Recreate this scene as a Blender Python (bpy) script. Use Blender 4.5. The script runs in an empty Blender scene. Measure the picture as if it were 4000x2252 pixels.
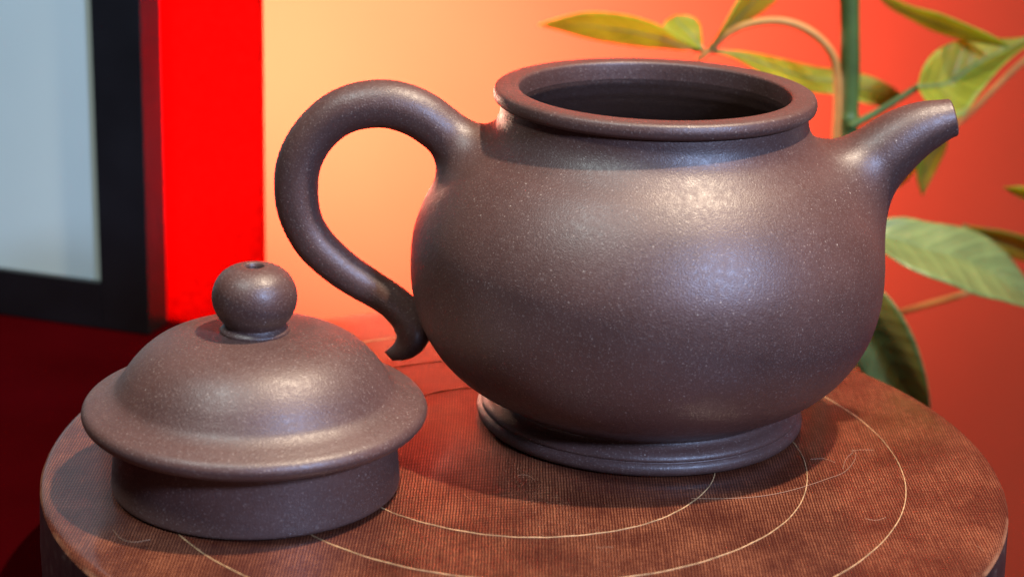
import bpy, math, random
import numpy as np
from mathutils import Vector, Matrix

scene = bpy.context.scene
col = scene.collection
random.seed(4)

# ------------------------------------------------------------------ camera
CAM = np.array([-0.028344, -0.401899, 0.157674])
PITCH, ROLL = 0.311857, 0.030592
FPX = 4970.96 / 2575 * 4000            # focal length in photo pixels
_R0 = np.array([1.0, 0, 0]); _U0 = np.array([0, math.sin(PITCH), math.cos(PITCH)])
FWD = np.array([0, math.cos(PITCH), -math.sin(PITCH)])
RGT = _R0 * math.cos(ROLL) + _U0 * math.sin(ROLL)
UPV = _U0 * math.cos(ROLL) - _R0 * math.sin(ROLL)
cd = bpy.data.cameras.new('camera')
cam = bpy.data.objects.new('camera', cd)
col.objects.link(cam)
cam.matrix_world = Matrix(((RGT[0], UPV[0], -FWD[0], CAM[0]), (RGT[1], UPV[1], -FWD[1], CAM[1]),
                           (RGT[2], UPV[2], -FWD[2], CAM[2]), (0, 0, 0, 1)))
cd.sensor_width = 36
cd.lens = 4970.96 / 2575 * 36
cd.clip_start = 0.01
cd.clip_end = 20
cd.dof.use_dof = True
cd.dof.focus_distance = 0.395
cd.dof.aperture_fstop = 16
scene.camera = cam

# ------------------------------------------------------------------ world, lamps, exposure
world = bpy.data.worlds.new('World'); scene.world = world
world.use_nodes = True
world.node_tree.nodes['Background'].inputs[0].default_value = (0.75, 0.72, 0.8, 1)
world.node_tree.nodes['Background'].inputs[1].default_value = 0.02

def lamp(kind, name, loc, target, energy, color, **kw):
    d = bpy.data.lights.new(name, kind); d.energy = energy; d.color = color
    for k, v in kw.items(): setattr(d, k, v)
    o = bpy.data.objects.new(name, d); col.objects.link(o); o.location = loc
    o.rotation_euler = (Vector(target) - Vector(loc)).to_track_quat('-Z', 'Y').to_euler()
    return o
# warm ceiling downlight (the sharp shadows), paler downlight to the left, bluish window in front on the right
lamp('SPOT', 'ceiling_downlight', (0.235, -0.06, 0.85), (-0.015, 0.0, 0.0), 53, (1.0, 0.82, 0.63), spot_size=math.radians(29), spot_blend=0.5, shadow_soft_size=0.015, specular_factor=0.055)
lamp('AREA', 'pale_downlight', (-0.36, -0.34, 0.85), (-0.02, 0, 0.03), 4.8, (0.86, 1.0, 1.0), size=0.12, diffuse_factor=0.28)
lamp('AREA', 'window_light', (0.50, -0.72, 0.52), (0.0, 0, 0.03), 12.5, (0.42, 0.60, 1.0), size=0.12, diffuse_factor=0.12)
# lamp hidden behind the red screen, lighting the wall
lamp('SPOT', 'wall_spot', (-0.158, 0.195, 0.004), (-0.086, 0.385, -0.004), 25.0, (1.0, 0.56, 0.58), spot_size=math.radians(90), spot_blend=1.0, shadow_soft_size=0.02)
lamp('POINT', 'added_screen_backlight', (-0.140, 0.198, 0.035), (0, 0, 0), 2.6, (1.0, 0.60, 0.42), shadow_soft_size=0.02)  # extra light added behind the screen to make its red glow

vs = scene.view_settings
vs.view_transform = 'Standard'; vs.look = 'None'; vs.exposure = 0; vs.gamma = 1; vs.use_curve_mapping = False
scene.render.engine = 'CYCLES'
scene.cycles.use_denoising = True
scene.cycles.max_bounces = 8

# ------------------------------------------------------------------ helpers
def at(px, py, y):
    "point at depth y seen at photo pixel (px, py)"
    d = FWD + RGT * ((px - 2000) / FPX) - UPV * ((py - 1126) / FPX)
    return CAM + d * ((y - CAM[1]) / d[1])
def px_len(n, p):
    return n / FPX * float(np.dot(np.asarray(p) - CAM, FWD))

def tag(o, label=None, cat=None, group=None, kind=None):
    if label: o['label'] = label
    if cat: o['category'] = cat
    if group: o['group'] = group
    if kind: o['kind'] = kind
    return o
def empty(name, loc=(0, 0, 0)):
    o = bpy.data.objects.new(name, None); o.empty_display_size = 0.01
    col.objects.link(o); o.location = loc
    return o
def mesh(name, verts, faces, mat, parent=None, smooth=True):
    me = bpy.data.meshes.new(name)
    me.from_pydata([tuple(map(float, v)) for v in verts], [], faces); me.update()
    o = bpy.data.objects.new(name, me); col.objects.link(o)
    if mat: me.materials.append(mat)
    if smooth: me.polygons.foreach_set('use_smooth', [True] * len(me.polygons))
    if parent:
        o.parent = parent
        o.matrix_parent_inverse = Matrix.Translation(parent.location).inverted() if parent.parent is None else Matrix.Identity(4)
    return o
def spline(pts, n=8):
    "Catmull-Rom (centripetal) through pts"
    P = [np.array(p, float) for p in pts]
    P = [2 * P[0] - P[1]] + P + [2 * P[-1] - P[-2]]
    out = []
    for i in range(1, len(P) - 2):
        p0, p1, p2, p3 = P[i - 1:i + 3]
        t0 = 0; t1 = t0 + max(np.linalg.norm(p1 - p0), 1e-9) ** .5
        t2 = t1 + max(np.linalg.norm(p2 - p1), 1e-9) ** .5; t3 = t2 + max(np.linalg.norm(p3 - p2), 1e-9) ** .5
        for k in range(n):
            t = t1 + (t2 - t1) * k / n
            a1 = (t1 - t) / (t1 - t0) * p0 + (t - t0) / (t1 - t0) * p1
            a2 = (t2 - t) / (t2 - t1) * p1 + (t - t1) / (t2 - t1) * p2
            a3 = (t3 - t) / (t3 - t2) * p2 + (t - t2) / (t3 - t2) * p3
            b1 = (t2 - t) / (t2 - t0) * a1 + (t - t0) / (t2 - t0) * a2
            b2 = (t3 - t) / (t3 - t1) * a2 + (t - t1) / (t3 - t1) * a3
            out.append((t2 - t) / (t2 - t1) * b1 + (t - t1) / (t2 - t1) * b2)
    out.append(P[-2])
    return np.array(out)
def lathe(name, prof, mat, parent=None, seg=160, loc=(0, 0, 0), wob=0.0, seed=0):
    rng = np.random.RandomState(seed); ph = rng.rand(4) * 6.28
    verts, faces = [], []
    n = len(prof)
    for j in range(seg):
        a = 2 * math.pi * j / seg
        k = 1 + wob * (math.sin(2 * a + ph[0]) + .6 * math.sin(3 * a + ph[1]) + .3 * math.sin(5 * a + ph[2]))
        for r, z in prof:
            verts.append((loc[0] + r * k * math.cos(a), loc[1] + r * k * math.sin(a), loc[2] + z))
    for j in range(seg):
        j2 = (j + 1) % seg
        for i in range(n - 1):
            faces.append((j * n + i, j2 * n + i, j2 * n + i + 1, j * n + i + 1))
    o = mesh(name, verts, faces, mat, parent)
    return o
def frames(path):
    "tangent and two normals along a path"
    P = np.array(path); T = np.gradient(P, axis=0); T /= np.linalg.norm(T, axis=1)[:, None]
    n = np.array([0, 1.0, 0]) if abs(T[0][1]) < .9 else np.array([1.0, 0, 0])
    N, B = [], []
    for t in T:
        n = n - t * np.dot(n, t); n /= np.linalg.norm(n); N.append(n.copy()); B.append(np.cross(t, n))
    return P, T, np.array(N), np.array(B)
def tube(name, path, radii, mat, parent=None, seg=10, cap=True):
    P, T, N, B = frames(path)
    v, f = [], []
    for i in range(len(P)):
        for j in range(seg):
            a = 2 * math.pi * j / seg
            v.append(P[i] + radii[i] * (N[i] * math.cos(a) + B[i] * math.sin(a)))
    for i in range(len(P) - 1):
        for j in range(seg):
            f.append((i * seg + j, i * seg + (j + 1) % seg, (i + 1) * seg + (j + 1) % seg, (i + 1) * seg + j))
    if cap:
        f.append(tuple(range(seg))[::-1]); f.append(tuple((len(P) - 1) * seg + j for j in range(seg)))
    return mesh(name, v, f, mat, parent)
def box(name, o, ux, uy, uz, mat, parent=None, bev=0.0):
    "box from corner o along three vectors"
    o, ux, uy, uz = [np.array(q, float) for q in (o, ux, uy, uz)]
    v = [o, o + ux, o + ux + uy, o + uy, o + uz, o + ux + uz, o + ux + uy + uz, o + uy + uz]
    f = [(3, 2, 1, 0), (4, 5, 6, 7), (0, 1, 5, 4), (1, 2, 6, 5), (2, 3, 7, 6), (3, 0, 4, 7)]
    ob = mesh(name, v, f, mat, parent, smooth=False)
    if bev:
        m = ob.modifiers.new('bevel', 'BEVEL'); m.width = bev; m.segments = 3; m.limit_method = 'ANGLE'
    return ob

# ------------------------------------------------------------------ materials
class NT:
    def __init__(s, name):
        s.m = bpy.data.materials.new(name); s.m.use_nodes = True; s.t = s.m.node_tree
        s.b = s.t.nodes['Principled BSDF']; s.out = s.t.nodes['Material Output']
    def n(s, kind, **kw):
        nd = s.t.nodes.new('ShaderNode' + kind)
        for k, v in kw.items():
            if hasattr(nd, k) and k not in nd.inputs: setattr(nd, k, v)
            else: s.set(nd, k, v)
        return nd
    def set(s, nd, k, v):
        if isinstance(v, bpy.types.NodeSocket): s.t.links.new(v, nd.inputs[k])
        else: nd.inputs[k].default_value = v
    def math(s, op, a, b=None, c=None):
        nd = s.t.nodes.new('ShaderNodeMath'); nd.operation = op
        for i, v in enumerate((a, b, c)):
            if v is not None: s.set(nd, i, v)
        return nd.outputs[0]
    def mix(s, fac, a, b):
        nd = s.t.nodes.new('ShaderNodeMix'); nd.data_type = 'RGBA'
        s.set(nd, 0, fac); s.set(nd, 6, a); s.set(nd, 7, b)
        return nd.outputs[2]
    def ramp(s, fac, stops):
        nd = s.t.nodes.new('ShaderNodeValToRGB'); s.set(nd, 0, fac); e = nd.color_ramp.elements
        while len(e) < len(stops): e.new(.5)
        for q, (p, c) in zip(e, stops): q.position = p; q.color = c if len(c) == 4 else (*c, 1)
        return nd.outputs[0]
    def step(s, v, a, b):
        nd = s.t.nodes.new('ShaderNodeMapRange'); nd.interpolation_type = 'SMOOTHSTEP'
        s.set(nd, 0, v); s.set(nd, 1, a); s.set(nd, 2, b); return nd.outputs[0]
    def bump(s, h, strength, dist, normal=None):
        nd = s.t.nodes.new('ShaderNodeBump'); s.set(nd, 'Height', h); s.set(nd, 'Strength', strength); s.set(nd, 'Distance', dist)
        if normal: s.set(nd, 'Normal', normal)
        return nd.outputs[0]
    def pos(s): return s.n('TexCoord').outputs['Object']
    def p(s, **kw):
        for k, v in kw.items(): s.set(s.b, k.replace('_', ' '), v)

def clay_material(name='purple_brown_clay', shade=0.0):
    t = NT(name); co = t.pos()
    big = t.n('TexNoise', Vector=co, Scale=70.0, Detail=4.0).outputs[0]
    fine = t.n('TexNoise', Vector=co, Scale=2600.0, Detail=2.0).outputs[0]
    c = t.ramp(big, [(0.3, (0.076, 0.033, 0.026)), (0.7, (0.102, 0.046, 0.037))])
    c = t.mix(t.step(fine, 0.55, 0.8), c, (0.19, 0.125, 0.105, 1))
    c = t.mix(t.step(fine, 0.42, 0.2), c, (0.055, 0.032, 0.030, 1))
    # pale and dark flecks
    for sc, rad, thr, colr in ((1500.0, 0.22, 0.60, (0.25, 0.17, 0.14, 1)), (700.0, 0.11, 0.72, (0.42, 0.33, 0.27, 1)), (420.0, 0.06, 0.80, (0.012, 0.010, 0.012, 1))):
        w = t.n('TexNoise', Vector=co, Scale=sc * 2.0, Detail=1.0).outputs['Color']
        cw = t.n('VectorMath', operation='MULTIPLY_ADD')
        t.set(cw, 0, w); t.set(cw, 1, (0.5 / sc,) * 3); t.set(cw, 2, co)
        v = t.n('TexVoronoi', Vector=cw.outputs[0], Scale=sc)
        on = t.math('GREATER_THAN', t.n('SeparateColor', Color=v.outputs['Color']).outputs[0], thr)
        sz = t.math('MULTIPLY', t.n('SeparateColor', Color=v.outputs['Color']).outputs[1], rad * 1.6)
        f = t.math('MULTIPLY', t.step(v.outputs['Distance'], sz, t.math('MULTIPLY', sz, 0.45)), on)
        f = t.math('MULTIPLY', f, t.step(t.n('TexNoise', Vector=co, Scale=95.0, Detail=2.0).outputs[0], 0.30, 0.62))   # flecks come in drifts
        c = t.mix(f, c, colr)
    if shade: c = t.mix(shade, c, (0.026, 0.011, 0.007, 1))  # shade of the recesses mixed into the clay colour
    h1 = t.n('TexNoise', Vector=co, Scale=2600.0, Detail=2.0, Roughness=0.6).outputs[0]
    h2 = t.n('TexNoise', Vector=co, Scale=160.0, Detail=2.0).outputs[0]
    nrm = t.bump(h2, 0.10, 0.0006)
    nrm = t.bump(h1, 0.6, 0.00012, nrm)
    rough = t.ramp(t.n('TexNoise', Vector=co, Scale=900.0, Detail=3.0).outputs[0], [(0.3, (0.40,) * 3), (0.7, (0.54,) * 3)])
    t.p(Base_Color=c, Roughness=rough, Normal=nrm, IOR=1.5)
    t.set(t.b, 'Specular IOR Level', 0.75)
    return t.m

DC0 = (-0.02467, -0.02377)
def cloth_material():
    t = NT('lacquered_linen'); co = t.pos()
    wn = t.n('TexNoise', Vector=co, Scale=22.0, Detail=2.0).outputs['Color']
    w = t.n('VectorMath', operation='MULTIPLY_ADD'); t.set(w, 0, wn); t.set(w, 1, (0.0016, 0.0016, 0)); t.set(w, 2, co)
    fn = t.n('TexNoise', Vector=co, Scale=700.0, Detail=1.0).outputs['Color']
    w2 = t.n('VectorMath', operation='MULTIPLY_ADD'); t.set(w2, 0, fn); t.set(w2, 1, (0.0003, 0.0003, 0)); t.set(w2, 2, w.outputs[0])
    xyz = t.n('SeparateXYZ', Vector=w2.outputs[0])
    u = t.math('MULTIPLY', xyz.outputs[0], math.pi / 0.00058); v = t.math('MULTIPLY', xyz.outputs[1], math.pi / 0.00076)
    a = t.math('ABSOLUTE', t.math('SINE', u))
    dots = t.math('MULTIPLY', t.math('COSINE', u), t.math('COSINE', v))          # plain weave: raised crossings
    dots = t.math('MULTIPLY', t.step(t.math('ABSOLUTE', t.math('COSINE', u)), 0.25, 0.9), t.math('MULTIPLY_ADD', t.math('ABSOLUTE', t.math('COSINE', v)), 0.75, 0.25))
    patch = t.n('TexNoise', Vector=co, Scale=60.0, Detail=5.0, Roughness=0.6).outputs[0]
    streak = t.n('Mapping'); t.set(streak, 'Vector', co); t.set(streak, 'Scale', (60.0, 420.0, 60.0))
    st = t.n('TexNoise', Vector=streak.outputs[0], Scale=1.0, Detail=3.0).outputs[0]
    base = t.ramp(patch, [(0.25, (0.034, 0.0045, 0.0032)), (0.55, (0.046, 0.007, 0.0045)), (0.8, (0.060, 0.012, 0.006))])
    base = t.mix(t.math('MULTIPLY', t.step(st, 0.5, 0.75), 0.08), base, (0.095, 0.022, 0.010, 1))
    wear = t.math('MULTIPLY', dots, t.math('MULTIPLY_ADD', t.step(patch, 0.35, 0.7), 0.55, 0.30))
    yarn = None                                   # single yarns lie lighter or darker than their neighbours
    for sx, sy in ((1900.0, 90.0), (500.0, 1500.0)):
        mp = t.n('Mapping'); t.set(mp, 'Vector', w2.outputs[0]); t.set(mp, 'Scale', (sx, sy, 1.0))
        yn = t.n('TexNoise', Vector=mp.outputs[0], Scale=1.0, Detail=2.0).outputs[0]
        yarn = yn if yarn is None else t.math('MULTIPLY', t.math('MULTIPLY', yarn, yn), 4.0)
    wear = t.math('MULTIPLY', wear, t.math('MULTIPLY_ADD', yarn, 1.1, 0.05))
    c = t.mix(wear, base, (0.30, 0.100, 0.047, 1))
    rad = t.n('VectorMath', operation='LENGTH'); sub = t.n('VectorMath', operation='SUBTRACT'); t.set(sub, 0, co); t.set(sub, 1, (DC0[0], DC0[1], 0.0)); t.t.links.new(sub.outputs[0], rad.inputs[0])
    edge = t.math('MULTIPLY', t.step(rad.outputs['Value'], 0.0968, 0.0975), t.step(t.n('TexNoise', Vector=co, Scale=150.0, Detail=5.0).outputs[0], 0.42, 0.62))
    c = t.mix(t.math('MULTIPLY', edge, 0.6), c, (0.40, 0.20, 0.11, 1))
    h = t.math('MULTIPLY_ADD', dots, 0.7, t.math('MULTIPLY', a, 0.5))
    t.set(t.b, 'Specular IOR Level', 0.15)
    nrm = t.bump(h, 0.9, 0.00016)
    t.p(Base_Color=c, Roughness=0.42, Normal=nrm)
    t.set(t.b, 'Coat Weight', 0.8); t.set(t.b, 'Coat Roughness', 0.15)
    return t.m

def side_material():
    t = NT('worn_dark_lacquer'); co = t.pos()
    n1 = t.n('TexNoise', Vector=co, Scale=240.0, Detail=6.0, Roughness=0.7).outputs[0]
    c = t.ramp(n1, [(0.35, (0.016, 0.010, 0.012)), (0.58, (0.035, 0.022, 0.022)), (0.72, (0.13, 0.10, 0.085))])
    t.p(Base_Color=c, Roughness=0.45, Normal=t.bump(n1, 0.4, 0.0004))
    return t.m

def simple(name, c, rough=0.5, noise=0.0, nscale=30.0, bump=0.0, **kw):
    t = NT(name); co = t.pos()
    n1 = t.n('TexNoise', Vector=co, Scale=nscale, Detail=4.0).outputs[0]
    lo = tuple(x * (1 - noise) for x in c); hi = tuple(min(1, x * (1 + noise)) for x in c)
    t.p(Base_Color=t.ramp(n1, [(0.3, lo), (0.7, hi)]), Roughness=rough)
    if bump: t.p(Normal=t.bump(n1, 0.5, bump))
    for k, v in kw.items(): t.set(t.b, k, v)
    return t.m

def translucent(name, c, tc, fac, rough=0.5, veins=False):
    t = NT(name); co = t.pos()
    n1 = t.n('TexNoise', Vector=co, Scale=90.0, Detail=4.0).outputs[0]
    cc = t.ramp(n1, [(0.3, tuple(x * .78 for x in c)), (0.7, tuple(x * 1.18 for x in c))])
    ct = t.ramp(n1, [(0.3, tuple(x * .85 for x in tc)), (0.7, tuple(min(1, x * 1.1) for x in tc))])
    if veins:
        uv = t.n('UVMap').outputs[0]; s = t.n('SeparateXYZ', Vector=uv)
        ac = t.math('ABSOLUTE', s.outputs[1])
        wv = t.math('SINE', t.math('MULTIPLY', t.math('SUBTRACT', s.outputs[0], t.math('MULTIPLY', ac, 0.16)), 62.0))
        vein = t.step(wv, 0.80, 0.98)
        cc = t.mix(t.math('MULTIPLY', vein, 0.35), cc, (*[min(1, x * 1.9) for x in c], 1))
        blot = t.step(t.n('TexNoise', Vector=co, Scale=220.0, Detail=3.0).outputs[0], 0.63, 0.72)
        cc = t.mix(t.math('MULTIPLY', blot, 0.35), cc, (0.42, 0.36, 0.16, 1))
        t.p(Normal=t.bump(wv, 0.25, 0.0003))
    t.p(Base_Color=cc, Roughness=rough)
    tr = t.n('BsdfTranslucent', Color=ct); mx = t.n('MixShader', Fac=fac)
    t.t.links.new(t.b.outputs[0], mx.inputs[1]); t.t.links.new(tr.outputs[0], mx.inputs[2])
    t.t.links.new(mx.outputs[0], t.out.inputs[0])
    return t.m

CLAY = clay_material()
SHADED_CLAY = clay_material('shaded_inner_clay', 0.55)  # darker copy of the clay: painted shade for pot interior and knob hole
CLOTH = cloth_material()
SIDE = side_material()
STRING = simple('pale_twine', (0.46, 0.27, 0.13), 0.6, 0.45, 260.0, 0.0001)
FIBRE = simple('stray_fibre', (0.40, 0.22, 0.13), 0.6)
WALL = simple('red_wall_paint', (0.50, 0.056, 0.021), 0.8, 0.05, 9.0, 0.0, **{'Specular IOR Level': 0.05})
TABLE = simple('maroon_lacquer', (0.028, 0.0005, 0.0012), 0.8, 0.25, 14.0, **{'Specular IOR Level': 0.0})
REDSCREEN = translucent('red_paper', (0.50, 0.004, 0.002), (0.72, 0.006, 0.0006), 0.5, 0.7)
[n for n in REDSCREEN.node_tree.nodes if n.type == 'BSDF_PRINCIPLED'][0].inputs['Specular IOR Level'].default_value = 0.08
[setattr(n.inputs['Scale'], 'default_value', 400.0) for n in REDSCREEN.node_tree.nodes if n.type == 'TEX_NOISE']
BLACK = simple('black_frame_paint', (0.010, 0.010, 0.012), 0.35, 0.2, 60.0)
SHEET = simple('pale_grey_sheet', (0.66, 0.74, 0.68), 0.6, 0.03, 18.0)
LEAF = translucent('leaf_green', (0.36, 0.41, 0.045), (0.66, 0.68, 0.02), 0.5, 0.42, True)
LEAFOLD = translucent('pale_grey_green_leaf', (0.21, 0.26, 0.085), (0.42, 0.46, 0.06), 0.3, 0.38, True)
LEAFPALE = translucent('leaf_rib', (0.24, 0.30, 0.10), (0.40, 0.45, 0.06), 0.3, 0.5)
STEM = simple('green_stem', (0.060, 0.105, 0.022), 0.5, 0.3, 90.0, 0.0002)
TWIG = translucent('petiole_skin', (0.58, 0.30, 0.08), (0.7, 0.36, 0.06), 0.3, 0.5)

# ------------------------------------------------------------------ setting: wall and table
TZ = -0.030
WY = 0.385
wall = mesh('wall', [(-0.9, WY, -0.7), (0.9, WY, -0.7), (0.9, WY, 0.7), (-0.9, WY, 0.7),
                     (-0.9, WY + .02, -0.7), (0.9, WY + .02, -0.7), (0.9, WY + .02, 0.7), (-0.9, WY + .02, 0.7)],
            [(0, 1, 2, 3), (7, 6, 5, 4), (0, 4, 5, 1), (3, 2, 6, 7), (0, 3, 7, 4), (1, 5, 6, 2)], WALL, smooth=False)
tag(wall, kind='structure')
outl = [(-0.6, 0.31), (-0.20, 0.187), (-0.105, 0.1575), (-0.088, 0.1475), (-0.07, 0.143), (0.03, 0.117), (0.066, 0.085), (0.080, 0.03), (0.080, -0.36), (-0.6, -0.36)]
nn = len(outl)
table = mesh('table', [(x, y, TZ) for x, y in outl] + [(x, y, TZ - 0.025) for x, y in outl],
             [tuple(range(nn))[::-1], tuple(range(nn, 2 * nn))] + [(i, (i + 1) % nn, nn + (i + 1) % nn, nn + i) for i in range(nn)], TABLE, smooth=False)
tag(table, 'dark maroon lacquered table top beneath the round stand and black frame', 'table')
m = table.modifiers.new('bevel', 'BEVEL'); m.width = 0.002; m.segments = 2

# ------------------------------------------------------------------ round cloth covered stand with inlaid rings
DC = (-0.02467, -0.02377, 0.0); DR = 0.0977
stand = empty('round_stand', (DC[0], DC[1], TZ))
tag(stand, 'round reddish brown linen covered stand with pale inlaid string circles', 'stand')
top = lathe('cloth_top', [(0.0, 0.0)] + [(r, 0.0) for r in (0.03, 0.06, 0.09, DR - 0.0022)] +
            [(DR - 0.0022 + 0.0022 * math.sin(a), -0.0022 + 0.0022 * math.cos(a)) for a in (0.3, 0.6, 0.9, 1.2)], CLOTH, stand, 256, DC)
e0 = (DR - 0.0022 + 0.0022 * math.sin(1.2), -0.0022 + 0.0022 * math.cos(1.2))
lathe('side', [e0, (DR - 0.0001, -0.0022), (DR, -0.004), (DR + .0003, -0.012), (DR, TZ + .002), (DR - .002, TZ + .0002), (0, TZ + .0002)], SIDE, stand, 256, DC)
for k, rr in enumerate((0.0395, 0.0579, 0.0772)):
    rng = np.random.RandomState(k); ph = rng.rand(4) * 6.28
    path = []
    N = 420
    for j in range(N + 1):
        a = 2 * math.pi * j / N
        q = rr + 0.0005 * math.sin(a + ph[0]) + 0.0003 * math.sin(2 * a + ph[1]) + 0.00010 * math.sin(9 * a + ph[2])
        path.append((DC[0] + q * math.cos(a), DC[1] + q * math.sin(a), 0.00002 + 0.00004 * math.sin(40 * a)))
    tube('inlaid_string', path, [0.00012 * (1 + 0.22 * math.sin(j * 2.4)) for j in range(N + 1)], STRING, stand, 6, False)

# ------------------------------------------------------------------ teapot
pot = empty('teapot', (0, 0, 0))
tag(pot, 'open purple brown clay teapot with round body, standing without its lid on round stand', 'teapot')
body_ctrl = [(0.0315, 0.0064), (0.0328, 0.0074), (0.0358, 0.0091), (0.0395, 0.0113), (0.0443, 0.016), (0.0478, 0.022), (0.0495, 0.028), (0.05, 0.0345),
             (0.0494, 0.041), (0.0473, 0.047), (0.0440, 0.0526), (0.0400, 0.0572), (0.0360, 0.0607), (0.0334, 0.0634), (0.0321, 0.0660), (0.0317, 0.0690)]
body_prof = spline(body_ctrl, 8)
inner = spline([(0.0281, 0.0685), (0.0283, 0.0672), (0.0292, 0.0650), (0.0325, 0.0605), (0.040, 0.052), (0.0455, 0.043), (0.0462, 0.033), (0.042, 0.018), (0.030, 0.010), (0.0, 0.008)], 16)
lathe('body', list(body_prof), CLAY, pot, 192, wob=0.0012, seed=1)
inner[3:-8, 0] += 0.00003 * np.sin(inner[3:-8, 1] * 2300) * (1 + np.sin(inner[3:-8, 1] * 700))      # throwing ridges
lathe('inner_wall', list(inner), SHADED_CLAY, pot, 192, wob=0.0012, seed=1)
rim = [(0.0312, 0.0688), (0.0318, 0.0690)] + list(spline([(0.0325, 0.0692), (0.0332, 0.0698), (0.0334, 0.0706), (0.0333, 0.0714), (0.03305, 0.0720), (0.0326, 0.07232)], 5)) + \
      [(0.0310, 0.07235), (0.0295, 0.0723), (0.0285, 0.0723), (0.0282, 0.0721), (0.0281, 0.0717), (0.0281, 0.0700), (0.0281, 0.0685)]
lathe('rim', rim, CLAY, pot, 192, wob=0.0012, seed=1)
foot = list(spline([(0.0335, 0.0003), (0.0346, 0.0005), (0.0352, 0.0014), (0.0351, 0.0024), (0.0345, 0.0031)], 5)) + \
       list(spline([(0.0341, 0.0032), (0.0343, 0.0036), (0.0341, 0.0042), (0.0333, 0.0049), (0.0322, 0.0055), (0.0315, 0.0062), (0.0313, 0.0073)], 5))
lathe('foot_ring', [(0.0, 0.002), (0.031, 0.002), (0.0315, 0.0003)] + foot, CLAY, pot, 192, wob=0.0012, seed=1)

ZB, RB = body_prof[:, 1], body_prof[:, 0]
def body_r(z): return float(np.interp(z, ZB, RB))
ZTOP = 0.0684
def signed(p): return math.hypot(p[0], p[1]) - body_r(p[2])
def on_body(p, eps=0.00001):
    h = math.hypot(p[0], p[1]); r = body_r(p[2]) - eps
    return np.array([p[0] * r / h, p[1] * r / h, p[2]])
def body_normal(p):
    z = p[2]; dr = (body_r(z + 2e-4) - body_r(z - 2e-4)) / 4e-4
    h = math.hypot(p[0], p[1]); n = np.array([p[0] / h, p[1] / h, -dr]); return n / np.linalg.norm(n)
def fused_tube(name, path, rad, L1, L2, mat, parent, end_from=None, seg=48, both=False, L1b=0, L2b=0, close_tip=None):
    """tube whose last end (and first, if both) runs into the pot body with a smooth fillet"""
    P, T, N, B = frames(path); n = len(P)
    rows = []
    S = np.zeros((seg, n, 3))
    for j in range(seg):
        a = 2 * math.pi * j / seg
        S[j] = P + np.array(rad)[:, None] * (N * math.cos(a) + B * math.sin(a))
    lens = np.concatenate([[0], np.cumsum(np.linalg.norm(np.diff(P, axis=0), axis=1))])
    cols = []
    M = 60
    for j in range(seg):
        a = 2 * math.pi * j / seg
        def pt(s): return np.array([np.interp(s, lens, S[j][:, k]) for k in range(3)])
        def nrm(s):
            i = min(n - 1, int(np.searchsorted(lens, s))); return N[i] * math.cos(a) + B[i] * math.sin(a)
        def hit(rev):
            ss = np.linspace(lens[-1], 0, 900) if not rev else np.linspace(0, lens[-1], 900)
            prev = ss[0]
            for s in ss:
                if signed(pt(s)) > 0: return s
            return ss[-1]
        l1 = L1(a) if callable(L1) else L1; l2 = L2(a) if callable(L2) else L2
        sb = hit(False)
        Bp = pt(sb); t0 = pt(max(0, sb - l1)); nb = body_normal(Bp)
        w = nrm(sb); w = w - nb * np.dot(w, nb); w /= max(np.linalg.norm(w), 1e-6)
        if w[2] > 0: l2 = l2 + (min(l2, max(0.0008, 0.8 * (ZTOP - Bp[2]))) - l2) * min(1, w[2] * 1.6)
        E = on_body(Bp + w * l2)
        ne = body_normal(E); we = w - ne * np.dot(w, ne); we /= np.linalg.norm(we)
        td = pt(max(0, sb - l1) + 2e-4) - t0; td /= np.linalg.norm(td)
        c1 = t0 + td * l1 * 0.62; c2 = E - we * l2 * 0.62
        fil = [(1 - q) ** 3 * t0 + 3 * q * (1 - q) ** 2 * c1 + 3 * q * q * (1 - q) * c2 + q ** 3 * E for q in np.linspace(0, 1, 21)[1:]]
        s0 = 0.0; head = []
        mid = [pt(s) for s in np.linspace(s0, max(0, sb - l1), M)]
        cols.append(head + mid + fil)
    m_ = len(cols[0]); v = [p for c in cols for p in c]; f = []
    for j in range(seg):
        j2 = (j + 1) % seg
        for i in range(m_ - 1):
            f.append((j * m_ + i, j * m_ + i + 1, j2 * m_ + i + 1, j2 * m_ + i))
    o = mesh(name, v, f, mat, parent)
    return o, cols

def px_path(lst, y=0.0, n=8):
    q = spline([(*at(a, b, y if len(t) < 1 else t[0]), px_len(r, at(a, b, y))) for a, b, r, *t in lst], n)
    return q[:, :3], q[:, 3]
# spout, tip first
sp = [(3722, 459, 74), (3690, 467, 80), (3640, 483, 94), (3582, 507, 107), (3526, 539, 118), (3476, 576, 127), (3430, 616, 134), (3385, 664, 140), (3320, 740, 146), (3220, 850, 150), (3100, 960, 150)]
spp, spr = px_path(sp)
spout, cols = fused_tube('spout', spp, spr, 0.0085, 0.0115, CLAY, pot, seg=56)
# pouring hole: lip and inner bore
tipc = spp[0]; ring = np.array([c[0] for c in cols]); dirn = spp[1] - spp[0]; dirn /= np.linalg.norm(dirn)
v, f = [], []; ns = len(ring)
for kk, (sc_, dep) in enumerate(((1.0, 0.0), (0.93, -0.00025), (0.78, -0.0002), (0.70, 0.0002), (0.66, 0.006), (0.05, 0.007))):
    for p in ring: v.append(tipc + (p - tipc) * sc_ + dirn * dep)
for kk in range(5):
    for j in range(ns): f.append((kk * ns + j, kk * ns + (j + 1) % ns, (kk + 1) * ns + (j + 1) % ns, (kk + 1) * ns + j))
mesh('spout_lip', v, f, CLAY, spout)
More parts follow.
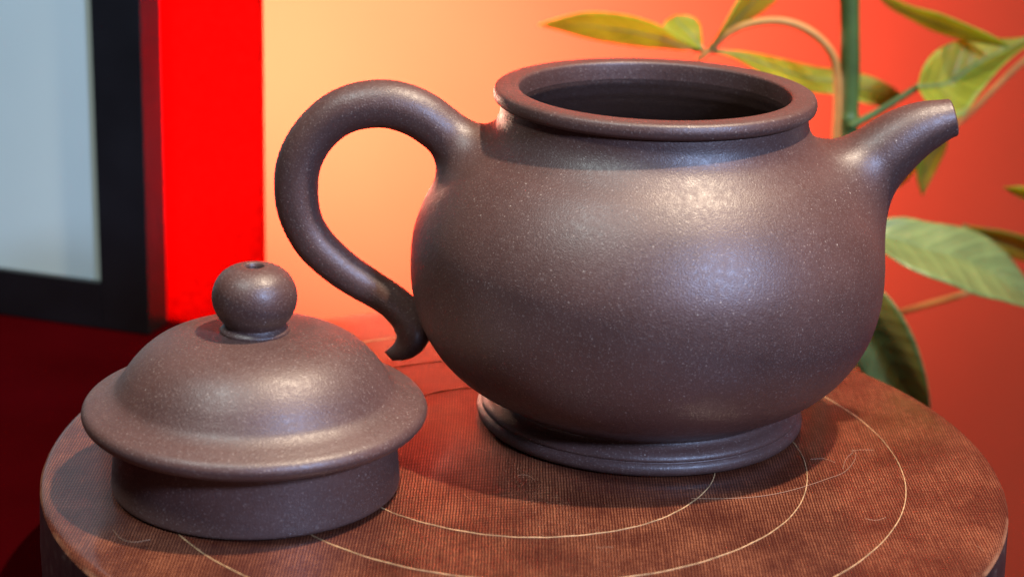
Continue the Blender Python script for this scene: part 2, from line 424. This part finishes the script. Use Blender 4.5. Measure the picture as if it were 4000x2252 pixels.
# handle: from the shoulder round to the lower body
hd = [(1504, 1373, 3), (1506, 1374, 12), (1512, 1376, 20), (1524, 1378, 27), (1546, 1376, 34), (1576, 1361, 48), (1602, 1334, 61), (1614, 1293, 73), (1604, 1248, 74), (1572, 1212, 70), (1534, 1177, 68), (1489, 1147, 68), (1428, 1110, 71), (1353, 1062, 74), (1284, 1006, 77),
      (1229, 949, 79), (1187, 880, 80), (1164, 810, 84), (1157, 735, 86), (1162, 660, 87), (1188, 586, 87), (1237, 514, 87), (1303, 455, 89), (1377, 420, 92), (1502, 405, 95), (1620, 436, 96), (1705, 490, 95), (1775, 548, 94), (1860, 620, 92), (1950, 690, 92)]
hp, hr = px_path(hd)
handle, _ = fused_tube('handle', hp, hr, 0.0075, 0.009, CLAY, pot, seg=48)
pot.rotation_euler = (0, 0, 0)

# ------------------------------------------------------------------ lid, lying beside the pot
LC = (-0.0776, -0.0422, 0.0003)
lid = empty('clay_lid', (LC[0], LC[1], 0))
tag(lid, 'purple brown clay teapot lid with ball knob, set down beside the teapot', 'lid')
cap = list(spline([(0.0272, 0.0124), (0.0279, 0.0126), (0.0300, 0.0130), (0.0320, 0.0136), (0.0331, 0.0146), (0.0334, 0.0157), (0.0328, 0.0169), (0.0309, 0.0179), (0.0287, 0.0189), (0.0271, 0.0200), (0.0259, 0.0216),
                   (0.0244, 0.0238), (0.0224, 0.0261), (0.0197, 0.0283), (0.0163, 0.0299), (0.0120, 0.0309), (0.0080, 0.0313), (0.0, 0.0314)], 7))
lathe('cap', cap, CLAY, lid, 176, LC, 0.001, 5)
lathe('skirt', list(spline([(0.0250, 0.0001), (0.0277, 0.00012), (0.0281, 0.0005), (0.0280, 0.003), (0.0277, 0.0065), (0.0275, 0.0105), (0.0275, 0.0118), (0.0277, 0.0128)], 6)), CLAY, lid, 176, LC, 0.001, 5)
knob = [(0.0060, 0.0308)] + list(spline([(0.0067, 0.0313), (0.0067, 0.0318), (0.0062, 0.0324), (0.0059, 0.0329), (0.0062, 0.0335), (0.0072, 0.0350), (0.0080, 0.0371), (0.00815, 0.0390), (0.0077, 0.0413), (0.0065, 0.0434), (0.0047, 0.0448),
                                  (0.0027, 0.0454), (0.00195, 0.04535), (0.0017, 0.0448)], 6))
knob = [(r, 0.0313 + (z - 0.0313) * 0.93) for r, z in knob]
kn = lathe('knob', knob, CLAY, lid, 96, LC, 0.002, 8)
lathe('steam_hole', [(0.0017, 0.04386), (0.00155, 0.0432), (0.0015, 0.033), (0, 0.0329)], SHADED_CLAY, kn, 48, LC, 0.002, 8)

# ------------------------------------------------------------------ black frame with pale sheet, red screen behind
FA = math.radians(163)                       # direction of the frame's bottom edge, running left and back
fc = np.array([-0.1307, 0.1262, TZ + 0.0003])  # its near lower corner
dx = np.array([math.cos(FA), math.sin(FA), 0]); dn = np.array([math.cos(FA - math.pi / 2), math.sin(FA - math.pi / 2), 0])  # dn points backwards
up = np.array([0, 0, 1.0])
fr = empty('picture_frame', tuple(fc)); tag(fr, 'black frame round a pale blue grey sheet, standing at left before the red screen', 'frame')
FW_, FH_, TH = 0.30, 0.24, 0.0115
BR, BB = 0.0150, 0.0136                      # border widths
box('right_bar', fc, dx * BR, dn * TH, up * FH_, BLACK, fr, 0.0003)
box('left_bar', fc + dx * (FW_ - BR), dx * BR, dn * TH, up * FH_, BLACK, fr, 0.0003)
box('bottom_bar', fc + dx * BR, dx * (FW_ - 2 * BR), dn * TH, up * BB, BLACK, fr, 0.0003)
box('top_bar', fc + dx * BR + up * (FH_ - BB), dx * (FW_ - 2 * BR), dn * TH, up * BB, BLACK, fr, 0.0003)
box('sheet', fc + dx * BR + up * BB + dn * 0.0022, dx * (FW_ - 2 * BR), dn * 0.002, up * (FH_ - 2 * BB), SHEET, fr)
pc = np.array([-0.0988, 0.1315, TZ - 0.0008])
scr = box('red_screen', pc, dx * 0.34, dn * 0.0016, up * 0.25, REDSCREEN, None)
tag(scr, 'bright red upright paper screen with straight edge behind the black frame', 'screen')

# ------------------------------------------------------------------ plant behind the pot
plant = empty('potted_plant', tuple(at(3320, 1500, 0.16)))
tag(plant, 'green leafy houseplant with upright stem growing behind the teapot spout', 'plant')
def Z4(x, y): return (2000 + x * 1.1038, y * 1.1038)       # readings off two enlarged views
def Z8(x, y): return (3400 + x * 1.103, y * 1.103)
def resample(P, n):
    P = np.array(P, float); s = np.concatenate([[0], np.cumsum(np.linalg.norm(np.diff(P, axis=0), axis=1))]); s /= s[-1]
    q = np.linspace(0, 1, n); return np.stack([np.interp(q, s, P[:, k]) for k in range(P.shape[1])], 1)
def leaf(A, B, y0, y1, tilt=0.0, fold=0.006, sag=0.0, conv=Z4, mat=LEAF, rib=True):
    """A, B: the two edges from base to tip (pixels); y0, y1: depth at base and tip; tilt: how much deeper edge B lies than A"""
    n, mcount = 26, 11
    A = resample(spline([conv(*p) for p in A], 6), n); B = resample(spline([conv(*p) for p in B], 6), n)
    v, uv, f = [], [], []
    mid = []
    for i in range(n):
        u = i / (n - 1); y = y0 + (y1 - y0) * u + sag * math.sin(math.pi * u)
        wid = math.sin(math.pi * min(1, max(0, u))) ** .6
        for j in range(mcount):
            w = j / (mcount - 1); s = 2 * w - 1
            p = A[i] * (1 - w) + B[i] * w
            yy = y + tilt * s * wid - fold * (abs(s) - 0.5) * wid + 0.0009 * math.sin(9 * u + 3 * s) * abs(s)
            q = at(p[0], p[1], yy); v.append(q); uv.append((u, s))
            if j == mcount // 2: mid.append(q)
    for i in range(n - 1):
        for j in range(mcount - 1):
            a = i * mcount + j; f.append((a, a + 1, a + mcount + 1, a + mcount))
    o = mesh('leaf', v, f, mat, plant)
    ul = o.data.uv_layers.new(name='UVMap')
    for lp in o.data.loops: ul.data[lp.index].uv = uv[lp.vertex_index]
    md = o.modifiers.new('thickness', 'SOLIDIFY'); md.thickness = 0.00035; md.offset = 0
    if rib:
        mid = np.array(mid); tow = (CAM - mid); tow /= np.linalg.norm(tow, axis=1)[:, None]
        w = np.linspace(0.0008, 0.00015, len(mid))
        r_ = tube('midrib', mid + tow * 0.0001, w, LEAFPALE, o, 6)
    return o
def twig(name, pts, y, r, mat, conv=Z4):
    q = spline([at(*conv(a, b), (y if len(t) == 0 else t[0])) for a, b, *t in pts], 6)
    rr = np.linspace(r[0], r[1], len(q)); return tube(name, q, rr, mat, plant, 12)

PY = 0.150
stem_pts = [(1190, -120), (1194, 0), (1196, 120), (1196, 250), (1192, 380), (1189, 420), (1190, 480), (1187, 700), (1184, 1000), (1182, 1400)]
q = spline([at(*Z4(a, b), PY) for a, b in stem_pts], 8)
tube('stem', q, [0.0028 * (1 + 0.14 * math.exp(-((i - 39) / 3.0) ** 2) + 0.015 * math.sin(i * .35)) for i in range(len(q))], STEM, plant, 20)
twig('petiole', [(655, 212), (690, 185), (760, 122), (830, 88), (900, 75), (970, 78), (1040, 103), (1100, 148), (1137, 200), (1150, 260), (1153, 350), (1150, 430), (1146, 520), (1150, 640)], PY - 0.004, (0.0010, 0.0013), TWIG)
twig('petiole', [(1192, 450), (1260, 415), (1340, 368), (1440, 305)], PY - 0.003, (0.0012, 0.0009), STEM)
twig('petiole', [(1560, 450), (1640, 380), (1720, 300), (1812, 215), (1900, 150)], PY + 0.03, (0.0009, 0.0009), TWIG)
twig('petiole', [(60, 1112), (110, 1103), (200, 1078), (330, 1040), (420, 1000)], PY + 0.02, (0.0009, 0.0009), TWIG, Z8)
# leaves: top group
leaf([(660, 178), (600, 140), (530, 95), (430, 60), (350, 47), (260, 44), (180, 60), (95, 88)], [(660, 178), (600, 178), (540, 172), (450, 166), (350, 152), (260, 135), (180, 112), (95, 88)], PY - .005, PY + .03, 0.012, 0.004)
leaf([(672, 175), (600, 150), (548, 118), (538, 85), (578, 55)], [(672, 175), (672, 130), (662, 80), (625, 55), (578, 55)], PY - .005, PY + .012, 0.006, 0.004)
leaf([(705, 168), (735, 115), (772, 50), (800, 0), (850, -70), (960, -110)], [(705, 168), (765, 118), (830, 78), (900, 32), (945, -15), (960, -110)], PY - .005, PY + .02, 0.01, 0.005)
leaf([(700, 180), (770, 178), (860, 188), (960, 210), (1060, 234), (1150, 248), (1250, 265), (1330, 298), (1388, 345)], [(700, 180), (770, 198), (860, 245), (950, 290), (1040, 322), (1150, 334), (1240, 362), (1320, 372), (1388, 345)], PY - .004, PY + .02, -0.008, 0.004, 0.012)
# right group
leaf([(1260, -60), (1330, -12), (1420, 25), (1510, 48), (1610, 88), (1700, 128), (1760, 165)], [(1260, -60), (1320, 15), (1400, 62), (1480, 105), (1570, 135), (1680, 158), (1760, 165)], PY + .02, PY, 0.006, 0.003)
leaf([(1436, 306), (1455, 240), (1500, 182), (1565, 148), (1650, 134), (1750, 138), (1830, 128), (1920, 85)], [(1436, 306), (1470, 362), (1530, 410), (1588, 415), (1650, 335), (1735, 232), (1815, 165), (1920, 85)], PY - .005, PY + .015, -0.008, 0.006)
leaf([(1545, 450), (1470, 510), (1438, 570), (1434, 630), (1452, 690)], [(1545, 450), (1540, 510), (1515, 570), (1480, 640), (1452, 690)], PY, PY + .01, 0.005, 0.003)
leaf([(1480, 500), (1420, 545), (1380, 600), (1350, 676)], [(1480, 500), (1450, 560), (1405, 630), (1350, 676)], PY, PY + .01, 0.004, 0.003)
leaf([(-60, 850), (-20, 800), (45, 776), (120, 768), (200, 785), (330, 806), (410, 838), (490, 905), (560, 1000), (660, 1110)], [(-60, 850), (-10, 872), (45, 892), (120, 940), (200, 976), (300, 1012), (380, 1045), (460, 1062), (560, 1090), (660, 1110)], PY - .02, PY - .005, -0.016, 0.010, -0.008, Z8, LEAFOLD)
leaf([(330, 800), (400, 808), (470, 818), (545, 838), (620, 870), (700, 930)], [(330, 800), (400, 850), (470, 900), (545, 925), (620, 935), (700, 930)], PY + .02, PY + .03, 0.006, 0.004, 0, Z8)
leaf([(-50, 985), (0, 1000), (60, 1048), (110, 1115), (155, 1200), (188, 1300), (206, 1385), (216, 1500)], [(-50, 985), (-90, 1060), (-100, 1160), (-70, 1260), (0, 1360), (80, 1430), (150, 1480), (216, 1500)], PY - .03, PY - .02, 0.008, 0.008, -0.006, Z8, LEAFOLD)
leaf([(700, 720), (620, 680), (545, 662), (472, 664)], [(700, 720), (640, 740), (560, 715), (472, 664)], PY, PY, 0.004, 0.003, 0, Z8)

# ------------------------------------------------------------------ stray fibres on the cloth
def fibre(pts, label, r=0.000045):
    q = []
    for a, b in spline(pts, 8):
        d = FWD + RGT * ((a - 2000) / FPX) - UPV * ((b - 1126) / FPX); t = (0.00018 - CAM[2]) / d[2]; q.append(CAM + d * t)
    o = tube('loose_fibre', q, [r] * len(q), FIBRE, None, 5)
    tag(o, label, 'fibre', 'loose fibres on the cloth')
fibre([(2700, 1945), (2850, 1945), (3000, 1932), (3120, 1905), (3220, 1872), (3300, 1840), (3338, 1795), (3342, 1770), (3330, 1752)], 'long curling pale thread lying right of the teapot foot, ending in a hook')
fibre([(3332, 1765), (3305, 1790), (3292, 1830)], 'short pale thread branching from the curled hook right of teapot')
fibre([(3165, 1792), (3220, 1790), (3262, 1805)], 'tiny pale thread in the teapot shadow beside the inner string circle')
fibre([(440, 2065), (470, 2100), (520, 2115), (590, 2105)], 'fine pale thread in the shadow left of the lid')

# lint: hair-fine bits of fluff caught on the cloth
rng = np.random.RandomState(11); lv, lf = [], []
while len(lf) < 26 * 10:
    r = DR * math.sqrt(rng.rand()) * 0.97; a = rng.rand() * 6.2832
    p = np.array([DC[0] + r * math.cos(a), DC[1] + r * math.sin(a), 0.00022])
    if math.hypot(p[0], p[1]) < 0.037 or math.hypot(p[0] - LC[0], p[1] - LC[1]) < 0.030: continue
    h = rng.rand() * 6.28; step = 0.0004 + 0.0007 * rng.rand(); w = 0.000012 + 0.000014 * rng.rand(); turn = (rng.rand() - .5) * 0.7
    base = len(lv)
    for k in range(6):
        n_ = np.array([-math.sin(h), math.cos(h), 0]) * w
        lv += [p - n_, p + n_, p + np.array([0, 0, 1.6 * w])]
        p = p + step * np.array([math.cos(h), math.sin(h), 0]); p[2] = 0.00016 + 0.00012 * rng.rand(); h += turn + (rng.rand() - .5) * .5
    for k in range(5):
        q0 = base + 3 * k; q1 = q0 + 3
        lf += [(q0, q0 + 2, q1 + 2, q1), (q0 + 2, q0 + 1, q1 + 1, q1 + 2)]
lint = mesh('lint', lv, lf, FIBRE, None)
tag(lint, 'fine pale lint scattered over the brown cloth top', 'lint', kind='stuff')
